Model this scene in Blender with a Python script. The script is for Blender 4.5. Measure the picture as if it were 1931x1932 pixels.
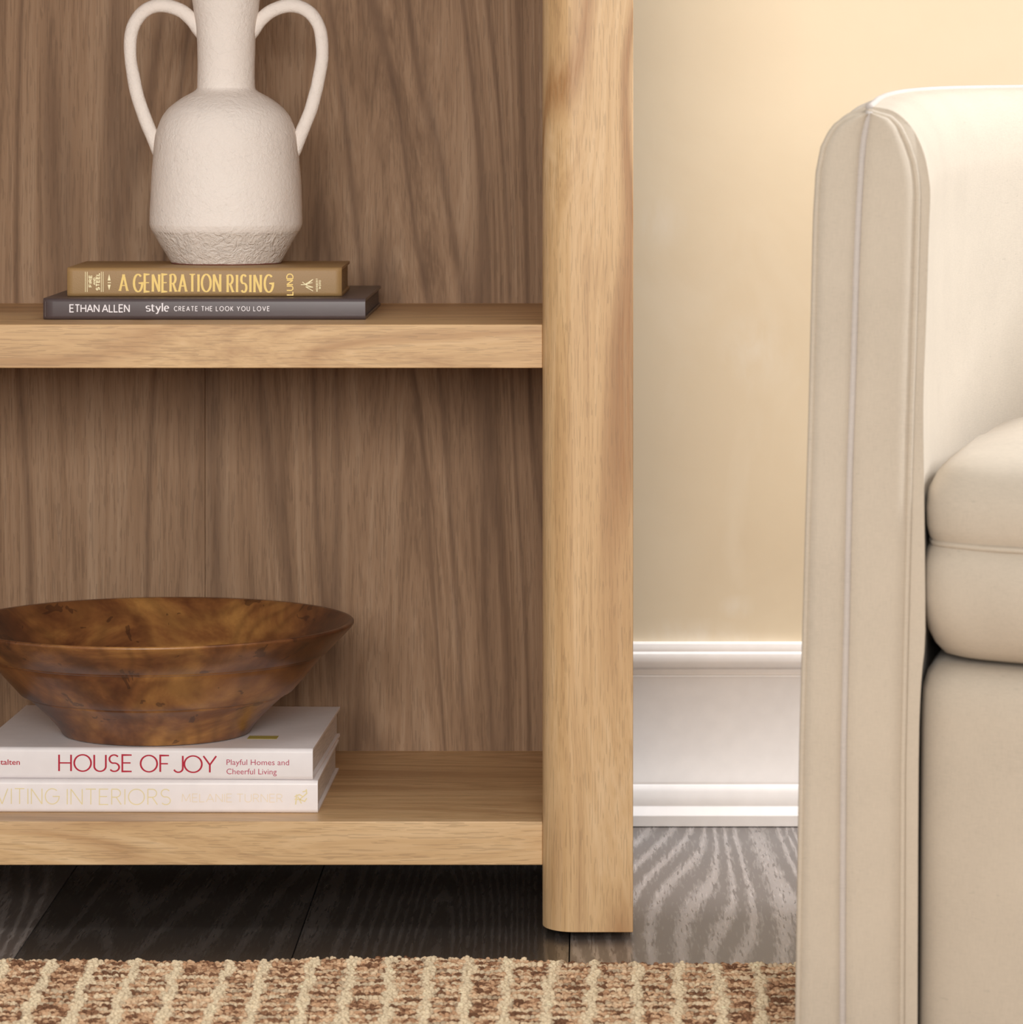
import bpy, bmesh, math, random
import numpy as np
from mathutils import Vector, Matrix, noise
random.seed(7); rng = np.random.default_rng(7)
scene = bpy.context.scene
for o in list(bpy.data.objects): bpy.data.objects.remove(o, do_unlink=True)
COL = scene.collection
R = math.radians

# ------------------------------------------------------------------ camera
F = 7500.0            # focal length in pixels of the 1931 px frame
VX, HY, CZ = 1110.0, 208.0, 0.721
cam_d = bpy.data.cameras.new('camera'); cam = bpy.data.objects.new('camera', cam_d); COL.objects.link(cam)
cam.location = (0, 0, CZ); cam.rotation_euler = (R(90), 0, 0)
cam_d.sensor_fit = 'HORIZONTAL'; cam_d.sensor_width = 36.0
cam_d.lens = F / 1931 * 36.0
cam_d.shift_x = (965.5 - VX) / 1931.0
cam_d.shift_y = -(966 - HY) / 1931.0
cam_d.dof.use_dof = True; cam_d.dof.focus_distance = 3.56; cam_d.dof.aperture_fstop = 16.0
cam_d.clip_start = 0.05
scene.camera = cam
# ------------------------------------------------------------------ light
w = bpy.data.worlds.new('world'); scene.world = w; w.use_nodes = True
bg = w.node_tree.nodes['Background']; bg.inputs[0].default_value = (1.0, 0.96, 0.92, 1); bg.inputs[1].default_value = 0.42

def area(name, loc, target, sx, sy, power, col):
    d = bpy.data.lights.new(name, 'AREA'); d.shape = 'RECTANGLE'; d.size = sx; d.size_y = sy
    d.energy = power; d.color = col
    o = bpy.data.objects.new(name, d); COL.objects.link(o); o.location = loc
    o.rotation_euler = (Vector(target) - Vector(loc)).to_track_quat('-Z', 'Y').to_euler()
    return o
area('room_softlight', (-0.25, -0.8, 1.30), (-0.1, 3.8, 0.6), 2.2, 1.1, 122, (1.0, 0.965, 0.925))
area('overhead_fill', (0.9, 2.75, 2.75), (0.7, 3.7, 0.3), 1.8, 0.4, 13, (1.0, 0.98, 0.96))  # added fill from above to brighten wall, baseboard and floor
area('window_light', (3.4, 3.52, 2.75), (0.3, 3.3, 0.6), 0.7, 1.5, 235, (0.90, 0.94, 1.0))
scene.view_settings.view_transform = 'Standard'; scene.view_settings.look = 'None'
scene.view_settings.gamma = 1.0; scene.view_settings.use_curve_mapping = False
scene.view_settings.exposure = 0.0

# ------------------------------------------------------------------ helpers
def S(px, Y): return (px - VX) * Y / F                   # world x of a pixel column at depth Y
def Zp(py, Y): return CZ - (py - HY) * Y / F
def YonZ(py, z): return F * (CZ - z) / (py - HY)
def lin(r, g, b):
    f = lambda c: (c/255/12.92 if c/255 <= 0.04045 else ((c/255+0.055)/1.055)**2.4)
    return (f(r), f(g), f(b), 1)
def empty(name, loc=(0,0,0), rz=0):
    o = bpy.data.objects.new(name, None); COL.objects.link(o); o.location = loc
    o.rotation_euler = (0, 0, rz); o.empty_display_size = 0.05; return o
def tag(o, label, cat, group=None, kind=None):
    o['label'] = label; o['category'] = cat
    if group: o['group'] = group
    if kind: o['kind'] = kind
    return o
def mesh_obj(name, verts, faces, mat, parent=None, smooth=False, bevel=0, segs=3):
    me = bpy.data.meshes.new(name); me.from_pydata([tuple(v) for v in verts], [], faces); me.update()
    bm = bmesh.new(); bm.from_mesh(me); bmesh.ops.recalc_face_normals(bm, faces=bm.faces); bm.to_mesh(me); bm.free()
    if mat: me.materials.append(mat)
    o = bpy.data.objects.new(name, me); COL.objects.link(o)
    if smooth: me.polygons.foreach_set('use_smooth', [True]*len(me.polygons))
    if parent: o.parent = parent
    if bevel:
        m = o.modifiers.new('bevel', 'BEVEL'); m.width = bevel; m.segments = segs; m.limit_method = 'ANGLE'; m.angle_limit = R(40)
        me.polygons.foreach_set('use_smooth', [True]*len(me.polygons))
        m.harden_normals = True
    return o
def boxgeo(x0, x1, y0, y1, z0, z1, base=0):
    v = [(x0,y0,z0),(x1,y0,z0),(x1,y1,z0),(x0,y1,z0),(x0,y0,z1),(x1,y0,z1),(x1,y1,z1),(x0,y1,z1)]
    f = [(0,3,2,1),(4,5,6,7),(0,1,5,4),(1,2,6,5),(2,3,7,6),(3,0,4,7)]
    return v, [tuple(i+base for i in q) for q in f]
def box(name, x0, x1, y0, y1, z0, z1, mat, parent=None, bevel=0, segs=3):
    v, f = boxgeo(x0, x1, y0, y1, z0, z1)
    return mesh_obj(name, v, f, mat, parent, bevel=bevel, segs=segs)
def lathe(profile, n=96, closed=False):
    v = []; f = []
    for (r, z) in profile:
        for k in range(n):
            a = 2*math.pi*k/n; v.append((r*math.cos(a), r*math.sin(a), z))
    m = len(profile)
    for i in range(m-1):
        for k in range(n):
            f.append((i*n+k, i*n+(k+1) % n, (i+1)*n+(k+1) % n, (i+1)*n+k))
    f.append(tuple(range(n))[::-1]); f.append(tuple((m-1)*n+k for k in range(n)))
    return v, f
def catmull(pts, sub=8, closed=False):
    P = [Vector(p) for p in pts]; n = len(P); out = []
    rng_ = range(n) if closed else range(n-1)
    for i in rng_:
        if closed: a, b, c, d = P[(i-1) % n], P[i], P[(i+1) % n], P[(i+2) % n]
        else: a, b, c, d = P[max(i-1,0)], P[i], P[i+1], P[min(i+2,n-1)]
        for s in range(sub):
            t = s/sub
            out.append(0.5*((2*b)+(c-a)*t+(2*a-5*b+4*c-d)*t*t+(3*b-3*c+d-a)*t**3))
    if not closed: out.append(P[-1])
    return out
def tube(path, rad, n=10, flat=None):
    path = [Vector(p) for p in path]; m = len(path); v = []; f = []
    up = Vector((0, 1, 0.01)).normalized()
    for i, p in enumerate(path):
        t = (path[min(i+1,m-1)] - path[max(i-1,0)]).normalized()
        a = t.cross(up)
        if a.length < 1e-3: a = t.cross(Vector((1,0,0)))
        a.normalize(); b = a.cross(t).normalized()
        r = rad[i] if isinstance(rad, (list, tuple)) else rad
        for k in range(n):
            an = 2*math.pi*k/n
            v.append(p + a*math.cos(an)*r + b*math.sin(an)*r*(flat or 1))
    for i in range(m-1):
        for k in range(n): f.append((i*n+k, i*n+(k+1) % n, (i+1)*n+(k+1) % n, (i+1)*n+k))
    f.append(tuple(range(n))); f.append(tuple((m-1)*n+k for k in range(n)))
    return v, f

# ------------------------------------------------------------------ materials
class NT:
    def __init__(s, name):
        s.m = bpy.data.materials.new(name); s.m.use_nodes = True; s.t = s.m.node_tree
        s.b = s.t.nodes['Principled BSDF']
    def n(s, kind, **kw):
        nd = s.t.nodes.new(kind)
        for k, v in kw.items():
            if k.startswith('i_'):
                key = k[2:]; key = int(key) if key.isdigit() else key.replace('_', ' ')
                if isinstance(v, bpy.types.NodeSocket): s.t.links.new(v, nd.inputs[key])
                else: nd.inputs[key].default_value = v
            else: setattr(nd, k, v)
        return nd
    def math(s, op, a, b=0.0, c=0.0):
        nd = s.t.nodes.new('ShaderNodeMath'); nd.operation = op
        for i, x in enumerate((a, b, c)):
            if isinstance(x, bpy.types.NodeSocket): s.t.links.new(x, nd.inputs[i])
            else: nd.inputs[i].default_value = x
        return nd.outputs[0]
    def obj(s, scale=(1,1,1), loc=(0,0,0), rand=False, src='Object'):
        tc = s.n('ShaderNodeTexCoord').outputs[src]
        if rand:
            oi = s.n('ShaderNodeObjectInfo').outputs['Random']
            sc = s.math('MULTIPLY', oi, 13.7)
            cb = s.n('ShaderNodeCombineXYZ'); 
            for i in range(3): s.t.links.new(sc, cb.inputs[i])
            va = s.n('ShaderNodeVectorMath', operation='ADD'); s.t.links.new(tc, va.inputs[0]); s.t.links.new(cb.outputs[0], va.inputs[1])
            tc = va.outputs[0]
        mp = s.n('ShaderNodeMapping'); s.t.links.new(tc, mp.inputs[0])
        mp.inputs['Scale'].default_value = scale; mp.inputs['Location'].default_value = loc
        return mp.outputs[0]
    def noise(s, vec, scale=5, detail=3, rough=0.5, dist=0.0):
        nd = s.n('ShaderNodeTexNoise'); s.t.links.new(vec, nd.inputs['Vector'])
        nd.inputs['Scale'].default_value = scale; nd.inputs['Detail'].default_value = detail
        nd.inputs['Roughness'].default_value = rough; nd.inputs['Distortion'].default_value = dist
        return nd.outputs[0]
    def ramp(s, fac, stops):
        nd = s.n('ShaderNodeValToRGB'); s.t.links.new(fac, nd.inputs[0]); cr = nd.color_ramp
        while len(cr.elements) < len(stops): cr.elements.new(0.5)
        for e, (p, c) in zip(cr.elements, stops):
            e.position = p; e.color = c if len(c) == 4 else (*c, 1)
        return nd.outputs[0]
    def mix(s, fac, a, b, mode='MIX'):
        nd = s.n('ShaderNodeMix', data_type='RGBA', blend_type=mode)
        for k, x in ((0, fac), (6, a), (7, b)):
            if isinstance(x, bpy.types.NodeSocket): s.t.links.new(x, nd.inputs[k])
            else: nd.inputs[k].default_value = x
        return nd.outputs[2]
    def col(s, c):
        if isinstance(c, bpy.types.NodeSocket): s.t.links.new(c, s.b.inputs['Base Color'])
        else: s.b.inputs['Base Color'].default_value = c
    def bump(s, h, strength=0.3, dist=0.001):
        nd = s.n('ShaderNodeBump'); nd.inputs['Strength'].default_value = strength; nd.inputs['Distance'].default_value = dist
        s.t.links.new(h, nd.inputs['Height']); s.t.links.new(nd.outputs[0], s.b.inputs['Normal'])
    def set(s, **kw):
        for k, v in kw.items(): s.b.inputs[k.replace('_', ' ')].default_value = v
        return s.m
def k3(axis, along, across):
    return tuple(along if i == axis else across for i in range(3))
def wood(name, c_dark, c_mid, c_light, axis, rings=26, ring_amt=0.35, low=2.6, stretch=0.12, streak=0.5, rough=0.45, loc=(0,0,0), spec=0.4):
    n = NT(name)
    v = n.obj(scale=k3(axis, stretch, 1.0), loc=loc)
    lowf = n.noise(v, low*2.2, 2.0, 0.4, 0.25)                       # broad figure: its contour lines are the cathedrals
    c = n.math('SINE', n.math('MULTIPLY', lowf, rings*3.1))
    line = n.math('POWER', n.math('MULTIPLY_ADD', c, 0.5, 0.5), 8.0)
    def bent(al, amt):
        o = n.obj(scale=k3(axis, al, 1.0), loc=loc)
        cb = n.n('ShaderNodeCombineXYZ'); q = n.math('MULTIPLY', lowf, amt)
        for i in range(3):
            if i != axis: n.t.links.new(q, cb.inputs[i])
        va = n.n('ShaderNodeVectorMath', operation='ADD'); n.t.links.new(o, va.inputs[0]); n.t.links.new(cb.outputs[0], va.inputs[1])
        return va.outputs[0]
    fine = n.noise(bent(0.02, 0.25), 320, 3, 0.6)
    mid = n.noise(bent(0.02, 0.35), 34, 2, 0.55)
    mid2 = n.noise(bent(0.03, 0.35), 110, 3, 0.6)
    pore = n.noise(n.obj(scale=k3(axis, 0.05, 1.0), loc=loc), 800, 1, 0.5)
    t = n.math('MULTIPLY_ADD', mid, 0.75*streak, n.math('MULTIPLY_ADD', mid2, 0.75*streak, n.math('MULTIPLY', fine, 0.45*streak)))
    t = n.math('ADD', t, n.math('MULTIPLY_ADD', lowf, 0.3, -0.15))
    t = n.math('ADD', t, -0.975*streak+0.42)
    base = n.ramp(t, [(0.22, c_dark), (0.42, c_mid), (0.60, c_light)])
    lm = n.math('MULTIPLY', line, n.math('MULTIPLY', n.math('MULTIPLY_ADD', fine, 1.2, 0.1), ring_amt))
    base = n.mix(lm, base, c_dark, 'MULTIPLY')
    pm = n.math('MULTIPLY', n.math('LESS_THAN', pore, 0.41), 0.28)
    base = n.mix(pm, base, tuple(x*0.5 for x in c_dark[:3])+(1,))
    n.col(base)
    n.bump(n.math('ADD', fine, n.math('MULTIPLY', pore, 0.5)), 0.12, 0.0006)
    n.set(Roughness=rough); n.b.inputs['Specular IOR Level'].default_value = spec
    return n.m
def plain(name, c, rough=0.6, spec=0.4, bumpsc=None, bs=0.2, metal=0.0):
    n = NT(name); n.b.inputs['Roughness'].default_value = rough
    n.b.inputs['Specular IOR Level'].default_value = spec; n.b.inputs['Metallic'].default_value = metal
    v = n.obj(); nz = n.noise(v, bumpsc or 60, 3, 0.5)
    n.col(n.mix(nz, tuple(x*0.93 for x in c[:3])+(1,), tuple(min(1, x*1.05) for x in c[:3])+(1,)))
    if bumpsc: n.bump(nz, bs, 0.0004)
    return n.m

OAK = dict(c_dark=(0.46,0.27,0.125,1), c_mid=(0.63,0.405,0.20,1), c_light=(0.72,0.495,0.275,1))
m_post = wood('oak_vertical', axis=2, **OAK, rings=16, ring_amt=0.85, low=3.2, stretch=0.16, streak=0.62)
m_shelf = wood('oak_horizontal', axis=0, **OAK, rings=16, ring_amt=0.45, low=3.4, stretch=0.14, streak=0.62, loc=(1.3,0,0.2))
m_back = wood('oak_back', (0.20,0.113,0.060,1), (0.315,0.192,0.110,1), (0.40,0.265,0.165,1), axis=2, rings=22, ring_amt=0.6, low=2.4, stretch=0.11, streak=0.66, loc=(2.1,0,0.35), spec=0.25, rough=0.6)

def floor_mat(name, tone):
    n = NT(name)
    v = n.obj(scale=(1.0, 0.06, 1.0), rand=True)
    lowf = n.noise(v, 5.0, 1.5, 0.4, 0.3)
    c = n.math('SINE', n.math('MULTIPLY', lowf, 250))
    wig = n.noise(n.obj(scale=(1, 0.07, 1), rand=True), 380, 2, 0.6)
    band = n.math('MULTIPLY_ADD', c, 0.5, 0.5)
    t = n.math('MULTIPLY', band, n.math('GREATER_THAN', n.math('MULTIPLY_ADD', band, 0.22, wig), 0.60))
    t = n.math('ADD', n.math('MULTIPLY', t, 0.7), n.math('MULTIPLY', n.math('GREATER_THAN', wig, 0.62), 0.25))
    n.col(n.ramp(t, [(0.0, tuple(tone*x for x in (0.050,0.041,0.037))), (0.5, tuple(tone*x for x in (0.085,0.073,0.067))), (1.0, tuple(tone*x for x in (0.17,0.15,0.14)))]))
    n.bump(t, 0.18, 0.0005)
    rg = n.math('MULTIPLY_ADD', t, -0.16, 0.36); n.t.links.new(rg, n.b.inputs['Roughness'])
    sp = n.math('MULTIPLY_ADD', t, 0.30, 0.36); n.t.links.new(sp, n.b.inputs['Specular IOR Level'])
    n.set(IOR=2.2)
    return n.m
m_floor = [floor_mat('grey_oak_shaded', 0.7), floor_mat('grey_oak_lit', 2.1), floor_mat('grey_oak_deep_shade', 0.6)]  # one oak; lit and shaded floor areas are put into the plank colours

def wall_mat():
    n = NT('cream_limewash')
    v = n.obj()
    a = n.noise(v, 3.2, 4, 0.55, 0.6)
    b = n.noise(n.obj(scale=(1,1,0.45)), 9.0, 4, 0.6, 0.8)
    base = n.ramp(a, [(0.32, (0.72,0.600,0.425,1)), (0.5, (0.76,0.645,0.465,1)), (0.68, (0.79,0.68,0.50,1))])
    hi = n.math('MULTIPLY', n.math('SUBTRACT', b, 0.56), 2.0)
    hi = n.math('MAXIMUM', hi, 0.0)
    base = n.mix(hi, base, (0.84,0.75,0.59,1))
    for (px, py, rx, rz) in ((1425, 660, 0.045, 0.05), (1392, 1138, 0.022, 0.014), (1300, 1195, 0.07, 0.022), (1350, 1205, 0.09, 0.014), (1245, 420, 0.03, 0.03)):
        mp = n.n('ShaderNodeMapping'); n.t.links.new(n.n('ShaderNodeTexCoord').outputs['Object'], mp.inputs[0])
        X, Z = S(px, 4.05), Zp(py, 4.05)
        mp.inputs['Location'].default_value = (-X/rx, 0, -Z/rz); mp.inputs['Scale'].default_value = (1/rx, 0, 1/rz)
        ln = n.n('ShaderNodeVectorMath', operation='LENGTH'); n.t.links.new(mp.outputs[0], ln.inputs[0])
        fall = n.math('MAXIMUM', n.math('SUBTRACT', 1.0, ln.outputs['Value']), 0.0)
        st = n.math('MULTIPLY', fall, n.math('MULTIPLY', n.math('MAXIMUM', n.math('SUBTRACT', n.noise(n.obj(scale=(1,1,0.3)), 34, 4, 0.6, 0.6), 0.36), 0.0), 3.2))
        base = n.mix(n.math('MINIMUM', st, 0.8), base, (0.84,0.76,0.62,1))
    n.col(base); n.bump(n.noise(v, 90, 4, 0.6), 0.08, 0.001)
    n.set(Roughness=0.85)
    return n.m
m_wall = wall_mat()
m_trim = plain('white_trim_paint', (0.88,0.84,0.81,1), 0.35, 0.4)

def linen(name, c):
    n = NT(name); v = n.obj()
    hx = n.noise(n.obj(scale=(1,1,9)), 160, 2, 0.6); hz = n.noise(n.obj(scale=(9,9,1)), 160, 2, 0.6)
    big = n.noise(v, 14, 3, 0.5)
    slub = n.noise(n.obj(scale=(1,1,3.5)), 85, 2, 0.5)
    t = n.math('ADD', n.math('MULTIPLY', hx, 0.35), n.math('ADD', n.math('MULTIPLY', hz, 0.35), n.math('MULTIPLY', big, 0.3)))
    base = n.ramp(t, [(0.35, tuple(x*0.90 for x in c)), (0.5, c), (0.65, tuple(min(1, x*1.07) for x in c))])
    sp = n.math('MULTIPLY', n.math('LESS_THAN', slub, 0.27), 0.25)
    base = n.mix(sp, base, tuple(x*0.6 for x in c)+(1,))
    n.col(base); n.bump(t, 0.25, 0.0008); n.set(Roughness=0.95)
    n.b.inputs['Specular IOR Level'].default_value = 0.1
    try: n.b.inputs['Sheen Weight'].default_value = 0.08
    except Exception: pass
    return n.m
m_linen = linen('natural_linen', (0.50,0.43,0.345))
m_piping = linen('linen_piping', (0.49,0.44,0.40))

def vase_mat():
    n = NT('chalky_ceramic'); v = n.obj()
    sep = n.n('ShaderNodeSeparateXYZ'); n.t.links.new(v, sep.inputs[0])
    wob = n.math('MULTIPLY', n.noise(v, 25, 2), 0.004)
    low = n.math('LESS_THAN', n.math('ADD', sep.outputs[2], wob), 0.0325)
    a = n.noise(v, 22, 5, 0.6, 0.4)
    fine = n.noise(v, 260, 4, 0.65, 0.5)
    pit = n.noise(n.obj(loc=(3,1,0)), 120, 3, 0.7, 1.2)
    base = n.mix(n.math('MULTIPLY', a, 0.5), (0.89,0.80,0.73,1), (0.93,0.87,0.81,1))
    base = n.mix(n.math('MULTIPLY', low, n.math('MULTIPLY', pit, 0.75)), base, (0.70,0.62,0.54,1))
    n.col(base)
    h = n.math('ADD', n.math('MULTIPLY', fine, 0.4), n.math('MULTIPLY', pit, n.math('MULTIPLY_ADD', low, 1.3, n.math('MULTIPLY', n.math('GREATER_THAN', a, 0.5), 0.45))))
    n.bump(h, 0.8, 0.0025); n.set(Roughness=0.9); n.b.inputs['Specular IOR Level'].default_value = 0.15
    return n.m
m_vase = vase_mat()
m_terra = plain('terracotta_foot', (0.20,0.07,0.05,1), 0.8)

def bowl_mat():
    n = NT('mango_wood_stained')
    v = n.obj(scale=(1,1,1.6))
    a = n.noise(v, 9, 5, 0.62, 0.5)
    lowf = n.noise(n.obj(scale=(1,0.6,0.8)), 6, 2, 0.45, 0.3)
    c = n.math('POWER', n.math('MULTIPLY_ADD', n.math('SINE', n.math('MULTIPLY', lowf, 120)), 0.5, 0.5), 2.0)
    base = n.ramp(a, [(0.34, (0.045,0.015,0.010,1)), (0.45, (0.14,0.050,0.020,1)), (0.54, (0.27,0.110,0.036,1)), (0.66, (0.48,0.235,0.068,1))])
    base = n.mix(n.math('MULTIPLY', c, 0.30), base, (0.07,0.03,0.012,1))
    f = n.noise(n.obj(scale=(1,1,0.15)), 300, 3, 0.6)
    base = n.mix(n.math('MULTIPLY', f, 0.3), base, (0.13,0.05,0.02,1))
    sp = n.math('MULTIPLY', n.math('LESS_THAN', n.noise(n.obj(), 34, 3, 0.6, 0.6), 0.36), 0.55)
    base = n.mix(sp, base, (0.035,0.015,0.01,1))
    n.col(base); n.bump(f, 0.12, 0.0006)
    n.set(Roughness=0.33); n.b.inputs['Specular IOR Level'].default_value = 0.5
    return n.m
m_bowl = bowl_mat()
def foil(name, c, rough=0.35, metal=0.6):
    return plain(name, c, rough, 0.5, metal=metal)

# ------------------------------------------------------------------ setting
Y_WALL = 4.0205
flo = box('floor', -2.6, 2.6, -0.8, Y_WALL+0.1, -0.06, -0.012, plain('subfloor', (0.03,0.026,0.024,1), 0.9)); flo['kind'] = 'structure'
pw, gap = 0.236, 0.0012
meshes = []
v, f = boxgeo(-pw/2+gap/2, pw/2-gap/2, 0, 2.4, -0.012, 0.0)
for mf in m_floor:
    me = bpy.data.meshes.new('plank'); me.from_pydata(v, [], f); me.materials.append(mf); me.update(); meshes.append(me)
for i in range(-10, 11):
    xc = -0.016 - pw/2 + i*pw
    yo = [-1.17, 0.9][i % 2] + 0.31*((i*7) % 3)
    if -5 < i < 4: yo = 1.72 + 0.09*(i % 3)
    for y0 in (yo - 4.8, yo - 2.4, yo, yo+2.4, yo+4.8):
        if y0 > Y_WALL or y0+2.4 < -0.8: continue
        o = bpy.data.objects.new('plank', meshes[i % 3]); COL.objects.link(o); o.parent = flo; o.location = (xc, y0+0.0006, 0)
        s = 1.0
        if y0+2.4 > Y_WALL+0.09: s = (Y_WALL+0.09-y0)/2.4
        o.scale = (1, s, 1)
wall = box('wall_back', -2.6, 2.6, Y_WALL, Y_WALL+0.1, -0.012, 2.9, m_wall); wall['kind'] = 'structure'
prof = [(0,0.0005),(0.0235,0.0005),(0.0235,0.0115),(0.0165,0.0198),(0.0165,0.0332),(0.0125,0.0402),(0.0112,0.0408),(0.0112,0.0440),(0.0090,0.0500),(0.0090,0.1470),(0.0100,0.1500),(0.0060,0.1512),(0.0062,0.1565),(0.0120,0.1590),(0.0145,0.1650),(0.0130,0.1730),(0.0095,0.1745),(0.0100,0.1765),(0.0080,0.1825),(0.0,0.1838)]
v = []; f = []
for X in (-2.6, 2.6):
    for (d, z) in prof: v.append((X, Y_WALL - d + 0.0005, z))
n_ = len(prof)
for i in range(n_-1): f.append((i, i+1, n_+i+1, n_+i))
f.append(tuple(range(n_))); f.append(tuple(range(n_, 2*n_)))
bb = mesh_obj('baseboard_back', v, f, m_trim, bevel=0.0007, segs=2); bb['kind'] = 'structure'

# ------------------------------------------------------------------ bookcase
YF = F*(CZ-0.097)/(1550-HY)         # shelf front plane
YB = YF + 0.384
XR = S(1024, YF)                    # inner right side
XO = S(1195, YF-0.033)              # outer right side
XC = S(387, YB); XL = 2*XC - XR; XLO = 2*XC - XO
TH = 0.0382
case = tag(empty('bookcase', (XC, (YF+YB)/2, 0)), 'tall light oak open bookcase with thick shelves and rounded front posts against the cream wall', 'bookcase')
cx0, cy0 = case.location.x, case.location.y
def bx(name, x0, x1, y0, y1, z0, z1, mat, parent, bevel=0.0008):
    return box(name, x0-cx0, x1-cx0, y0-cy0, y1-cy0, z0, z1, mat, parent, bevel)
HT = 1.86
def side_panel(xi, xo):
    sg = 1 if xo > xi else -1
    rx, ry = 0.0285, 0.034
    pts = [(xi, YB+0.012)]
    for k in range(0, 17):
        a = R(90)*k/16
        pts.append((xi + sg*rx*(1-math.cos(a)), YF+0.001 - ry*math.sin(a)))
    pts += [(xo, YF+0.001-ry), (xo, YB+0.012)]
    z0 = 0.0065; v = []; f = []
    for z in (z0, HT): v += [(x-cx0, y-cy0, z) for x, y in pts]
    n = len(pts)
    for i in range(n): f.append((i, (i+1) % n, n+(i+1) % n, n+i))
    f.append(tuple(range(n))); f.append(tuple(range(n, 2*n)))
    o = mesh_obj('side_post', v, f, m_post, case, bevel=0.0007, segs=2)
    for yy in (YF+0.02, YB-0.03):
        c = (xi+xo)/2 - cx0
        vv, ff = lathe([(0.021, 0.0), (0.022, 0.002), (0.022, 0.0068)], 24)
        vv = [(x*1.5+c, y*0.8+yy-cy0+0.004, z) for x, y, z in vv]
        mesh_obj('glide_foot', vv, ff, m_glide, o, smooth=False)
m_glide = plain('black_plastic', (0.012,0.011,0.011,1), 0.5)
side_panel(XR, XO); side_panel(XL, XLO)
for zt in (0.097, 0.533, 0.969, 1.405, HT-0.002):
    bx('shelf', XL, XR, YF, YB+0.002, zt-TH, zt, m_shelf, case, 0.0008)
for (a, b) in ((XL, XC-0.0001), (XC+0.0001, XR)):
    bx('back_panel', a, b, YB, YB+0.010, 0.0065, HT, m_back, case, 0.0006)  # lower end carried down out of view to keep the gap below dark

# ------------------------------------------------------------------ stroke lettering
def arc(cx, cy, rx, ry, a0, a1, n=14):
    return [(cx+rx*math.cos(R(a0+(a1-a0)*i/n)), cy+ry*math.sin(R(a0+(a1-a0)*i/n))) for i in range(n+1)]
G = {
 'A': (0.72, [[(0,0),(0.36,1)],[(0.36,1),(0.72,0)],[(0.13,0.33),(0.59,0.33)]]),
 'B': (0.55, [[(0,0),(0,1)],[(0,1),(0.28,1)]+arc(0.28,0.76,0.22,0.24,90,-90)+[(0,0.52)],[(0,0.52),(0.3,0.52)]+arc(0.3,0.26,0.25,0.26,90,-90)+[(0,0)]]),
 'C': (0.68, [arc(0.42,0.5,0.42,0.5,45,315,24)]),
 'D': (0.68, [[(0,0),(0,1)],[(0,1),(0.25,1)]+arc(0.25,0.5,0.43,0.5,90,-90,20)+[(0,0)]]),
 'E': (0.5, [[(0.5,1),(0,1),(0,0),(0.5,0)],[(0,0.52),(0.44,0.52)]]),
 'F': (0.48, [[(0.48,1),(0,1),(0,0)],[(0,0.5),(0.42,0.5)]]),
 'G': (0.76, [arc(0.42,0.5,0.42,0.5,48,360,26)+[(0.45,0.5)]]),
 'H': (0.64, [[(0,0),(0,1)],[(0.64,0),(0.64,1)],[(0,0.5),(0.64,0.5)]]),
 'I': (0.02, [[(0.01,0),(0.01,1)]]),
 'J': (0.46, [[(0.46,1),(0.46,0.26)]+arc(0.23,0.24,0.23,0.24,0,-160,12)]),
 'K': (0.56, [[(0,0),(0,1)],[(0.54,1),(0,0.4)],[(0.16,0.56),(0.58,0)]]),
 'L': (0.46, [[(0,1),(0,0),(0.46,0)]]),
 'M': (0.82, [[(0,0),(0.06,1),(0.41,0.1),(0.76,1),(0.82,0)]]),
 'N': (0.64, [[(0,0),(0,1),(0.64,0),(0.64,1)]]),
 'O': (0.9, [arc(0.45,0.5,0.45,0.5,0,360,36)]),
 'P': (0.5, [[(0,0),(0,1)],[(0,1),(0.25,1)]+arc(0.25,0.73,0.25,0.27,90,-90)+[(0,0.46)]]),
 'R': (0.54, [[(0,0),(0,1)],[(0,1),(0.25,1)]+arc(0.25,0.74,0.25,0.26,90,-90)+[(0,0.48)],[(0.25,0.48),(0.54,0)]]),
 'S': (0.54, [arc(0.27,0.745,0.25,0.255,35,250,16)+arc(0.28,0.255,0.26,0.255,80,-145,16)]),
 'T': (0.58, [[(0,1),(0.58,1)],[(0.29,1),(0.29,0)]]),
 'U': (0.62, [[(0,1),(0,0.31)]+arc(0.31,0.31,0.31,0.31,180,360,18)+[(0.62,1)]]),
 'V': (0.7, [[(0,1),(0.35,0),(0.7,1)]]),
 'W': (1.0, [[(0,1),(0.25,0),(0.5,1),(0.75,0),(1,1)]]),
 'Y': (0.66, [[(0,1),(0.33,0.46),(0.66,1)],[(0.33,0.46),(0.33,0)]]),
 '1': (0.3, [[(0.0,0.8),(0.16,1),(0.16,0)],[(0.0,0.0),(0.32,0.0)]]),
 # lower case for the serif word
 's': (0.40, [arc(0.2,0.5,0.17,0.155,40,250,12)+arc(0.2,0.18,0.18,0.165,75,-150,12)]),
 't': (0.36, [[(0.14,0.84),(0.14,0.16)]+arc(0.26,0.16,0.12,0.14,180,300,8),[(0,0.64),(0.34,0.64)]]),
 'y': (0.50, [[(0.05,0.64),(0.28,0.04)],[(0.46,0.64),(0.2,-0.18)]+arc(0.12,-0.17,0.07,0.09,0,-150,8)]),
 'l': (0.18, [[(0.09,1.0),(0.09,0.0)]]),
 'e': (0.46, [[(0.06,0.36),(0.41,0.36)]+arc(0.24,0.33,0.18,0.32,5,310,18)]),
}
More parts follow.
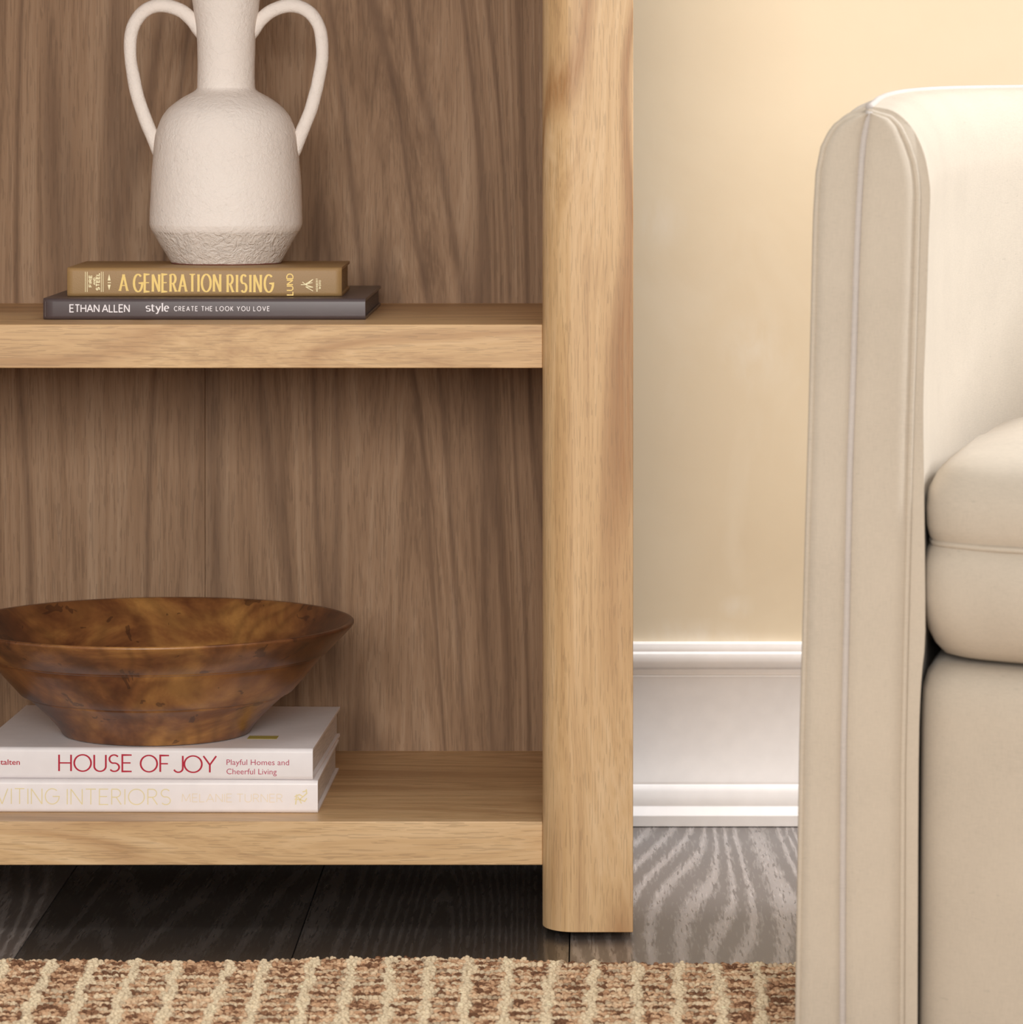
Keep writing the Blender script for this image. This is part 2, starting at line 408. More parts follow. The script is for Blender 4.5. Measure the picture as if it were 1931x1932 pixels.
def ribbon(pts, wv, wh, V, Fc, depth, tf):
    P = []
    for p in pts:
        p = Vector(p)
        if not P or (p-P[-1]).length > 1e-7: P.append(p)
    n = len(P)
    for i in range(1, n-1):
        if (P[i]-P[i-1]).normalized().dot((P[i+1]-P[i]).normalized()) < -0.1:
            ribbon(P[:i+1], wv, wh, V, Fc, depth, tf); ribbon(P[i:], wv, wh, V, Fc, depth+0.000007, tf); return
    closed = n > 8 and (P[0]-P[-1]).length < 1e-5
    def seg(i, j): return (P[j]-P[i]).normalized()
    L = []; Rr = []
    for i in range(n):
        if i == 0: d0 = d1 = seg(0, 1)
        elif i == n-1: d0 = d1 = seg(n-2, n-1)
        else: d0, d1 = seg(i-1, i), seg(i, i+1)
        if closed and i in (0, n-1): d0, d1 = seg(n-2, n-1), seg(0, 1)
        t = (d0+d1); t = t.normalized() if t.length > 1e-4 else d1
        nr = Vector((-t.y, t.x)); c = max(0.35, nr.dot(Vector((-d1.y, d1.x))))
        wd = math.hypot(wv*d1.y, wh*d1.x)*0.5
        if 0 < i < n-1: wd = max(wd, math.hypot(wv*d0.y, wh*d0.x)*0.5)
        q = nr*(wd/c)
        L.append(P[i]+q); Rr.append(P[i]-q)
    b = len(V)
    for p in L: V.append(tf(p.x, p.y, depth))
    for p in Rr: V.append(tf(p.x, p.y, depth))
    for p in L: V.append(tf(p.x, p.y, 0))
    for p in Rr: V.append(tf(p.x, p.y, 0))
    for i in range(n-1):
        Fc.append((b+i, b+i+1, b+n+i+1, b+n+i))
        Fc.append((b+i, b+2*n+i, b+2*n+i+1, b+i+1)); Fc.append((b+n+i, b+n+i+1, b+3*n+i+1, b+3*n+i))
    Fc.append((b, b+n, b+3*n, b+2*n)); Fc.append((b+n-1, b+3*n-1, b+4*n-1, b+2*n-1))
cnt = [0]
def strokes(name, text, x0, x1, z0, z1, wv, wh, mat, parent, track=0.22, space=0.5, serif=0.0, condense=1.0, rot=False, yoff=-0.00008):
    """fit text between x0..x1 (local x) with baseline z0 and cap height z1-z0; rot: reading upward, x0..x1 then vertical run, z0..z1 -> baseline x"""
    items = []; x = 0
    for i, ch in enumerate(text):
        if ch == ' ': x += space; continue
        gw, st = G[ch]; items.append((x, st)); x += gw + track
    tot = x - track; h = z1 - z0
    sx = (x1-x0)/tot
    V = []; Fc = []
    for k, (gx, st) in enumerate(items):
        for j, s in enumerate(st):
            cnt[0] += 1; dd = 0.00006 + (cnt[0] % 5)*0.000012
            pts = [((gx+a)*sx, b*h) for a, b in s]
            if rot: tf = lambda a, b, d: (z0 - 0*b - (b) , yoff - d, x0 + a)     # z0 = baseline x, letters lean left
            else: tf = lambda a, b, d: (x0 + a, yoff - d, z0 + b)
            ribbon(pts, wv, wh, V, Fc, dd, tf)
            if serif:
                for e, o2 in ((pts[0], pts[1]), (pts[-1], pts[-2])):
                    if abs(e[1]-o2[1]) > 0.5*abs(e[0]-o2[0]) and (abs(e[1]) < 1e-5 or abs(e[1]-h) < 1e-5):
                        ribbon([(e[0]-serif, e[1]+(wh*0.5 if e[1] < h/2 else -wh*0.5)), (e[0]+serif, e[1]+(wh*0.5 if e[1] < h/2 else -wh*0.5))], wv, wh, V, Fc, dd+0.00001, tf)
    o = mesh_obj(name, V, Fc, mat, parent)
    return o
def fonttext(name, text, x0, x1, z0, mat, parent, h=None, bold=0.0, rot=False):
    cu = bpy.data.curves.new('t', 'FONT'); cu.body = text; cu.size = 1.0; cu.offset = bold; cu.resolution_u = 4; cu.extrude = 0.0
    ob = bpy.data.objects.new('t', cu); COL.objects.link(ob)
    dg = bpy.context.evaluated_depsgraph_get(); dg.update()
    me = bpy.data.meshes.new_from_object(ob.evaluated_get(dg)); bpy.data.objects.remove(ob, do_unlink=True)
    xs = [v.co.x for v in me.vertices]; a, b = min(xs), max(xs)
    sx = (x1-x0)/(b-a); sz = h/0.729 if h else sx
    for v in me.vertices:
        X, Zz = (v.co.x-a)*sx, v.co.y*sz
        v.co = (z0 - Zz, -0.00012, x0 + X) if rot else (x0+X, -0.00012, z0+Zz)
    me.materials.clear(); me.materials.append(mat)
    o = bpy.data.objects.new(name, me); COL.objects.link(o); o.parent = parent
    return o

# ------------------------------------------------------------------ books  (local frame: x along spine, right end = 0; y = 0 at spine, z up)
def book(name, px_r, py_b, zb, length, depth, thick, rot, m_cov, m_page, board=0.0028, pg_in=0.004, rnd=0.0, rr=None):
    Yf = YonZ(py_b, zb)
    root = empty('book', (S(px_r, Yf), Yf, zb), rot)
    # C shaped cover: two boards and the spine, one mesh, profile in the y-z plane swept along x
    b = board; t = thick; r = min(0.004, t*0.2)
    out = []
    for k in range(7): a = R(270-90*k/6); out.append((r+r*math.cos(a), r+r*math.sin(a)))
    for k in range(7): a = R(180-90*k/6); out.append((r+r*math.cos(a), t-r+r*math.sin(a)))
    ring = [(depth, 0)] + out + [(depth, t), (depth, t-b), (b, t-b), (b, b), (depth, b)]
    xs = [0.0, -0.0012] if not rnd else [0.0, -0.0008, -rnd*0.5, -rnd]
    stations = []
    if rnd:
        for k in range(6):
            a = R(90*k/5); stations.append((-rnd*(1-math.sin(a)), rnd*0.5*(1-math.cos(R(90)-a)) ))
    V = []; Fc = []
    sts = [(0.0, 0.0)]
    if rnd:
        sts = [(-rnd*u, rnd*0.5*(1-u)**2) for u in (0, .15, .35, .6, 1)]
    rr = rnd if rr is None else rr
    rst = [(-rr*u, rr*0.5*(1-u)**2) for u in (0, .15, .35, .6, 1)] if rr else [(0.0, 0.0)]
    full = rst + [(-length - x, y) for x, y in reversed(sts)]
    for (x, yo) in full:
        for (y, z) in ring:
            yy = y + (yo if y < depth*0.5 else 0)
            V.append((x, yy, z))
    n = len(ring)
    for i in range(len(full)-1):
        for k in range(n): Fc.append((i*n+k, i*n+(k+1) % n, (i+1)*n+(k+1) % n, (i+1)*n+k))
    Fc.append(tuple(range(n))); Fc.append(tuple((len(full)-1)*n+k for k in range(n)))
    cov = mesh_obj('cover', V, Fc, m_cov, root, bevel=0.0004, segs=2)
    # pages: block with fine leaf relief at its ends
    pg = box('page_block', -length+pg_in, -pg_in, b+0.0002, depth-pg_in, b, t-b, m_page, root)
    return root, F/Yf, Yf
def page_mat(name, c):
    n = NT(name)
    f = n.noise(n.obj(scale=(0.02,0.02,1)), 1800, 2, 0.6)
    n.col(n.ramp(f, [(0.35, tuple(x*0.72 for x in c)), (0.6, c)])); n.bump(f, 0.3, 0.0005); n.set(Roughness=0.9); return n.m
m_pw = page_mat('white_pages', (0.80,0.74,0.70)); m_pt = page_mat('tan_pages', (0.38,0.25,0.12)); m_pd = page_mat('dark_pages', (0.18,0.15,0.14))
def cover_mat(name, c, rough, bsc, bs, spec=0.5, coat=0.0):
    m = plain(name, c, rough, spec, bsc, bs)
    m.node_tree.nodes['Principled BSDF'].inputs['Coat Weight'].default_value = coat
    return m
m_cw = cover_mat('white_cover', (0.84,0.79,0.79,1), 0.42, None, 0)
m_cw2 = cover_mat('white_matte_cover', (0.86,0.81,0.81,1), 0.35, None, 0)
m_cg = cover_mat('ochre_cloth_cover', (0.35,0.21,0.085,1), 0.5, 900, 0.35)
m_cd = cover_mat('charcoal_cover', (0.085,0.062,0.063,1), 0.38, None, 0)
m_gold = foil('gold_foil', (0.56,0.38,0.10,1), 0.34, 0.25)
m_pale = foil('pale_gold_print', (0.80,0.69,0.40,1), 0.4, 0.1)
m_palest = foil('faint_gold_print', (0.84,0.72,0.55,1), 0.4, 0.1)
m_red = plain('red_print', (0.46,0.003,0.03,1), 0.4); m_red2 = plain('rose_print', (0.48,0.06,0.12,1), 0.5)
m_wht = plain('white_print', (0.85,0.80,0.82,1), 0.5)

BT = 0.0192
# dark book
b1, s1, y1 = book('book', 690, 603.5, 0.533, 0.2900, 0.262, BT, 0, m_cd, m_pd, pg_in=0.002, rnd=0.010, rr=0.0)
tag(b1, 'wide charcoal book with white lettering lying directly on the upper shelf', 'book')
X = lambda px: (px-690)/s1; Z = lambda py: (603.5-py)/s1
strokes('author_lettering', 'ETHAN ALLEN', X(132), X(244), Z(588.5), Z(575), 0.0010, 0.0010, m_wht, b1, track=0.2, space=0.25)
strokes('title_lettering', 'style', X(275.5), X(319), Z(587.5), Z(571.8), 0.0013, 0.0006, m_wht, b1, track=0.05, serif=0.0008)
strokes('subtitle_lettering', 'CREATE THE LOOK YOU LOVE', X(329), X(508.5), Z(586.5), Z(578.2), 0.0006, 0.0006, m_wht, b1, track=0.42, space=0.55)
# ochre book
zb2 = 0.533+BT
b2, s2, y2 = book('book', 645, 560, zb2, 0.2485, 0.158, 0.0265, R(0.8), m_cg, m_pt, pg_in=0.0018, rnd=0.006)
tag(b2, 'ochre cloth book with gold title under the white vase', 'book')
X = lambda px: (px-645)/s2; Z = lambda py: (560-py)/s2
strokes('title_lettering', 'A', X(227), X(241), Z(548.5), Z(517.5), 0.0020, 0.0009, m_gold, b2, serif=0.0013)
strokes('title_lettering', 'GENERATION', X(253.5), X(416), Z(550), Z(517.5), 0.0021, 0.0010, m_gold, b2, track=0.33, serif=0.0012)
strokes('title_lettering', 'RISING', X(430), X(514), Z(551), Z(518.5), 0.0021, 0.0010, m_gold, b2, track=0.40, serif=0.0012)
strokes('author_lettering', 'LUND', Z(556.5), Z(517), X(553), X(553)+11.5/s2, 0.0010, 0.0010, m_gold, b2, rot=True, track=0.22)
strokes('series_lettering', 'FIRE', Z(541), Z(519.5), X(174), X(174)+5/s2, 0.0007, 0.0007, m_pale, b2, rot=True)
strokes('series_lettering', 'AND', Z(537), Z(524), X(180.5), X(180.5)+3.4/s2, 0.0005, 0.0005, m_pale, b2, rot=True)
strokes('series_lettering', 'STEEL', Z(547), Z(515), X(188.5), X(188.5)+6/s2, 0.0008, 0.0008, m_pale, b2, rot=True)
def bars(name, rects, parent, mat, y=-0.0002):
    V = []; Fc = []
    for (x0, x1, z0, z1) in rects:
        v, f = boxgeo(x0, x1, y, 0.0001, z0, z1, len(V)); V += v; Fc += f
    return mesh_obj(name, V, Fc, mat, parent)
bars('border_lines', [(X(a), X(a+1.0), Z(550.5), Z(512.5)) for a in (161.5, 165, 191.5, 195)], b2, m_pale)
V = []; Fc = []
def poly(pts):
    b = len(V)
    for a, c in pts: V.append((a, -0.00015, c))
    Fc.append(tuple(range(b, b+len(pts))))
poly([(X(204), Z(529)), (X(209.5), Z(529)), (X(206.7), Z(517))][::1]); poly([(X(204), Z(537)), (X(209.5), Z(537)), (X(206.7), Z(547.5))])
poly([(X(204), Z(533.8)), (X(204), Z(532.2)), (X(210), Z(532.2)), (X(210), Z(533.8))])
mesh_obj('volume_mark', V, Fc, m_pale, b2)
V = []; Fc = []
tfm = lambda a, b, d: (a, -0.0001-d, b)
for pl in ([(568,537),(575,537),(591,527)], [(575,537),(590,533)], [(591,527),(578,538),(591,542)], [(578,538),(571,532)], [(591,542),(577,541),(591,549)]):
    ribbon([(X(a), Z(b)) for a, b in pl], 0.0006, 0.0006, V, Fc, 0.0001+random.random()*5e-5, tfm)
mesh_obj('publisher_mark', V, Fc, m_pale, b2)
strokes('publisher_lettering', 'HERBERT', Z(549.5), Z(525.5), X(600), X(600)+3.2/s2, 0.0004, 0.0004, m_pale, b2, rot=True, track=0.5)
strokes('publisher_lettering', 'WORD', Z(545), Z(529), X(605.5), X(605.5)+3.2/s2, 0.0004, 0.0004, m_pale, b2, rot=True, track=0.5)

# lower shelf books
b3, s3, y3 = book('book', 600, 1535, 0.097, 0.318, 0.232, 0.0292, R(-1.0), m_cw2, m_pw, board=0.0022, pg_in=0.003)
tag(b3, 'white art book with faint gold lettering, bottom of the stack on the low shelf', 'book')
X = lambda px: (px-600)/s3; Z = lambda py: (1535-py)/s3
strokes('title_lettering', 'INVITING', X(-42), X(108), Z(1518.5), Z(1489.5), 0.00085, 0.00085, m_pale, b3, track=0.2)
strokes('title_lettering', 'INTERIORS', X(125.5), X(321), Z(1519), Z(1490), 0.00085, 0.00085, m_pale, b3, track=0.2)
strokes('author_lettering', 'MELANIE TURNER', X(343), X(533), Z(1513.5), Z(1498.5), 0.0006, 0.0006, m_palest, b3, track=0.2, space=0.3)
V = []; Fc = []
for pl in ([(556,1503),(565,1499),(572,1503),(566,1508),(556,1508)], [(560,1499),(558,1518)], [(566,1508),(575,1512),(579,1506)], [(572,1503),(579,1497),(578,1489)], [(571,1494),(578,1492)], [(562,1503),(569,1516)]):
    ribbon([(X(a), Z(b)) for a, b in pl], 0.0011, 0.0009, V, Fc, 0.0001+random.random()*5e-5, tfm)
mesh_obj('publisher_mark', V, Fc, m_pale, b3)
zb4 = 0.097+0.0292
b4, s4, y4 = book('book', 590.5, 1472.5, zb4, 0.300, 0.250, 0.0280, R(-2.0), m_cw, m_pw, board=0.0026, pg_in=0.003)
tag(b4, 'white art book with thin red title, holding up the wooden bowl', 'book')
X = lambda px: (px-590.5)/s4; Z = lambda py: (1472.5-py)/s4
strokes('title_lettering', 'HOUSE', X(109), X(247), Z(1457.5), Z(1426.5), 0.0016, 0.0012, m_red, b4, track=0.17)
strokes('title_lettering', 'OF', X(264), X(318), Z(1458), Z(1427), 0.0016, 0.0012, m_red, b4, track=0.17)
strokes('title_lettering', 'JOY', X(327), X(407.5), Z(1458.5), Z(1427.5), 0.0016, 0.0012, m_red, b4, track=0.08)
fonttext('subtitle_lettering', 'Playful Homes and', X(427), X(545.5), Z(1444), m_red2, b4, h=11/s4)
fonttext('subtitle_lettering', 'Cheerful Living', X(427), X(522), Z(1461.5), m_red2, b4, h=11/s4)
fonttext('publisher_lettering', 'gestalten', X(-24), X(34.5), Z(1446), m_red, b4, h=10.5/s4, bold=0.01)
# small yellow print on the cover of that book
zt4 = zb4+0.028
V = []; Fc = []
box('cover_print', X(452), X(509), YonZ(1395, zt4)-y4, YonZ(1389, zt4)-y4, 0.0279, 0.02815, plain('yellow_print', (0.50,0.42,0.10,1), 0.5), b4)

# ------------------------------------------------------------------ vase
ZV = zb2+0.0265; YV = 3.695; sv = F/YV; cxv = 427.0
vase = tag(empty('vase', (S(cxv, YV), YV, ZV)), 'chalky white two-handled ceramic vase standing on the ochre book', 'vase')
hz = lambda py: CZ - (py-HY)/sv - ZV
pp = [(503,102),(498,106),(478.5,117.5),(452,133),(441,139.6),(433,142.8),(426,143.8),(400,143.3),(348,141),(302,137),(276,134.5),(255,131),(232,123),(218,114.5),(209,106.6),(199,94),(191,82),(184,69),(179,60.5),(174,55.5),(168,54.6),(140,54.4),(100,54.6),(75,55.5),(50,57.5),(27,61),(0,65),(-30,72),(-52,80),(-58,83)]
zs = hz(503)
prof = [(r/sv, hz(y)-zs+0.0004) for y, r in pp]
pr = catmull([(a, b, 0) for a, b in prof], 4); prof = [(max(p.x, 0.001), p.y) for p in pr]
inner = [(83/sv-0.001, prof[-1][1]+0.002), (80/sv-0.004, prof[-1][1]+0.001)] + [(max(0.004, r-0.005), z) for r, z in reversed(prof[:-3]) if z > 0.006]
v, f = lathe(prof+inner, 128)
v2 = []
for (x, y, z) in v:
    p = Vector((x, y, z)); d = noise.noise(p*22)*0.0007 + noise.noise(p*70+Vector((5,0,0)))*0.00025
    q = Vector((x, y, 0)); q = q.normalized() if q.length > 1e-6 else q
    v2.append(p + q*d)
mesh_obj('vase_body', v2, f, m_vase, vase, smooth=True)
hpts = [(640,235),(604,200),(578,172),(555,145),(505,102),(445,72),(385,57),(330,58),(270,80),(220,122),(183,180),(163,250),(157,340),(163,430),(180,530),(200,620),(228,720),(262,810),(295,890),(325,960),(345,995),(375,1030)]
def handle(mir, dz):
    P = []; rads = []
    for i, (a, b) in enumerate(hpts):
        px = 200 + a/3.448; py = b/3.448 + dz
        X_ = (px-cxv)/sv
        P.append((-X_ if mir else X_, 0, hz(py)-zs))
    path = catmull(P, 5); n = len(path)
    for i in range(n):
        t = i/(n-1); r = 13.2
        r += 5*max(0, 1-t/0.10) + 4*max(0, (t-0.9)/0.1)
        r -= 1.2*math.exp(-((t-0.62)/0.2)**2)
        rads.append(r/sv)
    v, f = tube(path, rads, 20, 0.85)
    v = [Vector(p)+Vector((1,0,1))*noise.noise(Vector(p)*60)*0.0005 for p in v]
    mesh_obj('handle', v, f, m_vase, vase, smooth=True)
handle(False, 0); handle(True, 0.5)
v, f = lathe([(100/sv, 0.0), (103.2/sv, 0.0001), (103.4/sv, 0.0014), (100/sv, 0.0015)], 96)
mesh_obj('foot_ring', v, f, m_terra, vase, smooth=True)

# ------------------------------------------------------------------ bowl
YBW = 3.624; sb = F/YBW; cxb = 296
bowl = tag(empty('bowl', (S(cxb, YBW), YBW, zt4+0.0002)), 'large turned dark brown wooden bowl resting on the white books', 'bowl')
bp = [(0.080,0.0),(0.0855,0.0008),(0.0885,0.006),(0.0980,0.017),(0.1085,0.0270),(0.1150,0.0330),(0.1185,0.0352),(0.1192,0.0368),(0.1240,0.0382),(0.1300,0.0450),(0.1400,0.0560),(0.1480,0.0660),(0.1510,0.0700),(0.1512,0.0712),(0.1540,0.0722),(0.1543,0.0733),(0.1570,0.0745),(0.1660,0.0840),(0.1735,0.0915),(0.1785,0.0970),(0.1797,0.0990),(0.1795,0.1005),(0.1775,0.1012),(0.1745,0.1008),(0.1700,0.0965),(0.1600,0.0870),(0.1450,0.0710),(0.1280,0.0530),(0.1120,0.0360),(0.0950,0.0230),(0.0750,0.0150),(0.0500,0.0115),(0.0200,0.0105),(0.001,0.0103)]
v, f = lathe(bp, 160)
mesh_obj('bowl_body', v, f, m_bowl, bowl, smooth=True).modifiers.new('b', 'BEVEL').width = 0.0003

# ------------------------------------------------------------------ rug
ZR = 0.010
top_px = [-330,-240,-155,-75,5,100,178,257,338,438,503,592,667,740,812,885,961,1045,1124,1204,1283,1354,1429,1507,1585,1662,1740,1818,1895,1973,2050,2130,2210,2290,2370,2450]
bot_px = [-430,-335,-240,-145,-50,43,127,213,302,385,469,560,641,724,797,875,953,1030,1112,1201,1283,1367,1440,1523,1605,1690,1772,1855,1940,2020,2105,2190,2275,2360,2445,2530]
YT, YBm = YonZ(1810, ZR), YonZ(1932, ZR)
tX = np.array([S(p, YT) for p in top_px]); bX = np.array([S(p, YBm) for p in bot_px])
def edgeY(x):
    px = VX + x*F/3.37
    return YonZ(np.interp(px, [-400,100,400,740,960,1050,1200,1500,3000], [1810,1808,1811,1804,1806,1811,1814,1816,1816]), ZR)
rug = tag(empty('rug', (0.1, 2.7, 0)), 'chunky tan and brown wool rug with a cream grid pattern lying on the dark floor', 'rug')
x0, x1, yn = -0.80, 1.10, 1.9
V = []; Fc = []
xs = np.linspace(x0, x1, 60)
for x in xs:
    e = float(edgeY(x))-0.002
    V += [(x-0.1, yn-2.7, 0.0004), (x-0.1, e-2.7, 0.0004), (x-0.1, e-2.7, 0.0065), (x-0.1, yn-2.7, 0.0065)]
for i in range(59):
    b = i*4
    for k in range(4): Fc.append((b+k, b+(k+1) % 4, b+4+(k+1) % 4, b+4+k))
Fc.append((0,1,2,3)); Fc.append((236,237,238,239))
mesh_obj('rug_backing', V, Fc, plain('jute_backing', (0.40,0.26,0.15,1), 0.95), rug)
def tufts(xa, xb, ya, yb, pitch, size):
    nx = int((xb-xa)/pitch); ny = int((yb-ya)/(pitch*1.05))
    gx, gy = np.meshgrid(np.linspace(xa, xb, nx), np.linspace(ya, yb, ny))
    gx = gx.ravel() + rng.normal(0, pitch*0.28, gx.size); gy = gy.ravel() + rng.normal(0, pitch*0.28, gy.size)
    k = gy < edgeY(gx) + rng.normal(0, 0.0016, gx.size); gx, gy = gx[k], gy[k]; n = gx.size
    t = (YT-gy)/(YT-YBm)
    nz = np.array([noise.noise((a*22, b*22, 3.3)) for a, b in zip(gx, gy)])
    wob = nz*0.0035
    d = np.full(n, 9.0)
    idx = np.zeros(n)
    for j in range(len(tX)):
        dx = gx + wob - (tX[j] + (bX[j]-tX[j])*t); m = np.abs(dx) < d; d[m] = np.abs(dx)[m]
        idx += (dx > 0)
    # weft lines: offset per column so that they break at the warp stripes
    off = (np.sin(idx*12.9898)*43758.5453) % 1.0
    ph = (gy + off*0.006 + nz*0.004)/0.0235
    dyl = np.abs((ph+0.5) % 1.0 - 0.5)*0.0235
    row = np.floor(ph+0.5)
    strong = ((np.sin(row*78.233+idx*37.719)*15731.7) % 1.0)
    blot = np.array([noise.noise((a*62, b*150, 1.1)) for a, b in zip(gx, gy)]) + 0.5*np.array([noise.noise((a*150, b*420, 7.7)) for a, b in zip(gx, gy)])
    blot = blot + 0.18*np.array([noise.noise((a*16, b*30, 9.2)) for a, b in zip(gx, gy)]) 
    colr = np.zeros((n, 3))
    stops = np.array([-0.55, -0.22, -0.02, 0.22, 0.55])
    pal = np.array([(0.15,0.068,0.038), (0.29,0.145,0.080), (0.56,0.33,0.19), (0.68,0.43,0.26), (0.78,0.56,0.36)])
    bb_ = blot*1.35 - 0.05 + rng.normal(0, 0.10, n)
    for c in range(3): colr[:, c] = np.interp(bb_, stops, pal[:, c])
    cream = np.array((0.86,0.72,0.50))
    wd = 0.0030 + 0.0016*np.sin(idx*5.1+gy*90)
    ws = np.clip(1-(d-wd)/0.0022, 0, 1); wl = np.clip(1-(dyl-0.0018)/0.0016, 0, 1)*(strong > 0.2)*(0.55+0.45*strong)
    wc = np.maximum(ws, wl*0.85)[:, None]
    colr = colr*(1-wc) + cream*wc
    colr *= (1+rng.normal(0, 0.07, n))[:, None]
    colr = np.clip(colr, 0.02, 0.95)
    # tuft mesh: small dome of 6 sides
    m = 6; an = np.arange(m)*2*np.pi/m
    rot = rng.uniform(0, 2*np.pi, n); sx = size*rng.uniform(1.1, 1.9, n); sy = size*rng.uniform(0.55, 0.85, n)
    hh = ZR*0.0 + 0.0062 + rng.uniform(0.0010, 0.0042, n) + 0.0012*wc[:, 0]
    P = np.zeros((n, 1+2*m, 3))
    tx = rng.normal(0, size*0.35, n); ty = rng.normal(0, size*0.35, n)
    P[:, 0] = np.stack([gx+tx, gy+ty, hh], 1)
    for i in range(m):
        ca, sa = np.cos(an[i]+rot), np.sin(an[i]+rot)
        P[:, 1+i] = np.stack([gx+tx*0.7+sx*0.62*ca, gy+ty*0.7+sy*0.62*sa, hh-0.0008], 1)
        P[:, 1+m+i] = np.stack([gx+sx*ca, gy+sy*sa, np.full(n, 0.0045)], 1)
    P[:, :, 0] -= 0.1; P[:, :, 1] -= 2.7
    tri = []
    for i in range(m):
        j = (i+1) % m
        tri += [(0, 1+i, 1+j), (1+i, 1+m+i, 1+m+j), (1+i, 1+m+j, 1+j)]
    tri = np.array(tri); faces = (tri[None] + (np.arange(n)*(1+2*m))[:, None, None]).reshape(-1, 3)
    me = bpy.data.meshes.new('rug_pile'); nv = n*(1+2*m); nf = len(faces)
    me.vertices.add(nv); me.vertices.foreach_set('co', P.reshape(-1).astype(np.float32))
    me.loops.add(nf*3); me.loops.foreach_set('vertex_index', faces.reshape(-1).astype(np.int32))
    me.polygons.add(nf); me.polygons.foreach_set('loop_start', (np.arange(nf)*3).astype(np.int32))
    me.update(calc_edges=True)
    ca = me.color_attributes.new('yarn', 'FLOAT_COLOR', 'POINT')
    cc = np.ones((n, 1+2*m, 4), np.float32); cc[:, :, :3] = colr[:, None, :]
    ca.data.foreach_set('color', cc.reshape(-1))
    me.polygons.foreach_set('use_smooth', np.ones(nf, bool))
    me.materials.append(m_yarn)
    o = bpy.data.objects.new('rug_pile', me); COL.objects.link(o); o.parent = rug; o['kind'] = 'stuff'
def yarn():
    n = NT('wool_yarn'); a = n.n('ShaderNodeAttribute', attribute_name='yarn')
    n.col(n.mix(n.math('MULTIPLY', n.noise(n.obj(), 900, 2), 0.35), a.outputs['Color'], (0.25,0.15,0.09,1)))
    n.set(Roughness=1.0); n.b.inputs['Specular IOR Level'].default_value = 0.05; return n.m
m_yarn = yarn()
tufts(-0.62, 0.40, 3.04, 3.40, 0.0026, 0.0021)
tufts(-0.79, -0.62, 3.04, 3.40, 0.005, 0.0042)
tufts(0.40, 1.09, 3.04, 3.40, 0.005, 0.0042)
tufts(-0.79, 1.09, 1.92, 3.04, 0.0075, 0.0062)

# ------------------------------------------------------------------ armchair
YA = 2.90; sa = F/YA; CHX = 0.545; CHY = 3.2
chair = tag(empty('armchair', (CHX, CHY, 0.0)), 'natural linen barrel armchair with piped arm front standing on the rug', 'armchair')
def loc(v): return (v[0]-CHX, v[1]-CHY, v[2])
XRG = S(1640, YA)
outer = [(215.5,1635),(217,1622),(220,1611),(225.4,1596),(237.6,1579),(252.5,1568),(279,1555),(325.5,1546),(418,1540.6),(584,1537),(760,1533),(1000,1526),(1400,1515),(1932,1507),(2040,1505)]
innr = [(213,1645),(216,1656),(222.7,1679),(239.3,1695.4),(272.4,1712),(305.6,1723.6),(335.4,1728.5),(368.5,1731),(451,1728.5),(617,1723.6),(760,1718.6),(960,1713.6),(1191,1708),(1450,1702),(1932,1700),(2040,1700)]
zz = lambda py: Zp(py, YA)
sh_out = [(203,1628),(206.8,1619),(214.4,1599),(231,1579),(252.5,1562.8),(282,1549.6),(325,1542.5),(418,1538),(584,1534.5),(760,1530.5),(1000,1523.5),(1400,1512.5),(1932,1504.5),(2040,1502.5)]
sh_in = [(202.5,1656),(209.5,1686),(230,1712),(255,1729),(292,1744),(332,1752),(368,1755),(451,1752),(617,1747),(760,1742),(960,1744),(1191,1746),(1290,1738),(1450,1733),(1932,1731),(2040,1731)]
def profile(zbot):
    pts = [((x-1640)/sa, zz(y)-CZ) for y, x in reversed(sh_out)] + [(0.0, zz(201)-CZ)] + [((x-1640)/sa, zz(y)-CZ) for y, x in sh_in]
    pts[0] = (pts[0][0], zbot-CZ); pts[-1] = (pts[-1][0], zbot-CZ)
    c = catmull([(a, b, 0) for a, b in pts], 3)
    return [(p.x, p.y) for p in c]
half = [(x,y,z-0.008) for x,y,z in [(0.2050,YA,0.729),(0.2085,2.935,0.7290),(0.2150,2.985,0.7315),(0.2240,3.050,0.7350),(0.2390,3.130,0.7385),(0.2620,3.220,0.7415),(0.3000,3.330,0.7440),(0.3550,3.430,0.7455),(0.4350,3.510,0.7465),(0.5450,3.540,0.7470)]]
full = half + [(2*CHX-x, y, z) for x, y, z in reversed(half[:-1])]
path = catmull(full, 7)
shell_p = profile(0.022)
def sweep(prof, path, name, mat, parent, cap=True):
    V = []; Fc = []; m = len(prof)
    N = len(path)
    for i, p in enumerate(path):
        t = path[min(i+1, N-1)] - path[max(i-1, 0)]; t.z = 0; t.normalize()
        if i == 0: t = Vector((0, 1, 0))
        if i == N-1: t = Vector((0, -1, 0))
        nr = Vector((t.y, -t.x, 0))
        for (a, b) in prof:
            z = CZ + b
            kz = max(0, min(1, (z-0.40)/0.30))
            V.append(loc(Vector((p.x, p.y, z + (p.z-CZ)*kz)) + nr*a))
    for i in range(N-1):
        for k in range(m-1): Fc.append((i*m+k, i*m+k+1, (i+1)*m+k+1, (i+1)*m+k))
        Fc.append((i*m+m-1, i*m, (i+1)*m, (i+1)*m+m-1))
    if cap: Fc.append(tuple(range(m))); Fc.append(tuple((N-1)*m+k for k in range(m)))
    return mesh_obj(name, V, Fc, mat, parent, smooth=True)
shell = sweep(shell_p, path, 'arm_and_back', m_linen, chair)
shell.modifiers.new('bevel', 'BEVEL').width = 0.0065
shell.modifiers['bevel'].segments = 4; shell.modifiers['bevel'].limit_method = 'ANGLE'; shell.modifiers['bevel'].angle_limit = R(50)
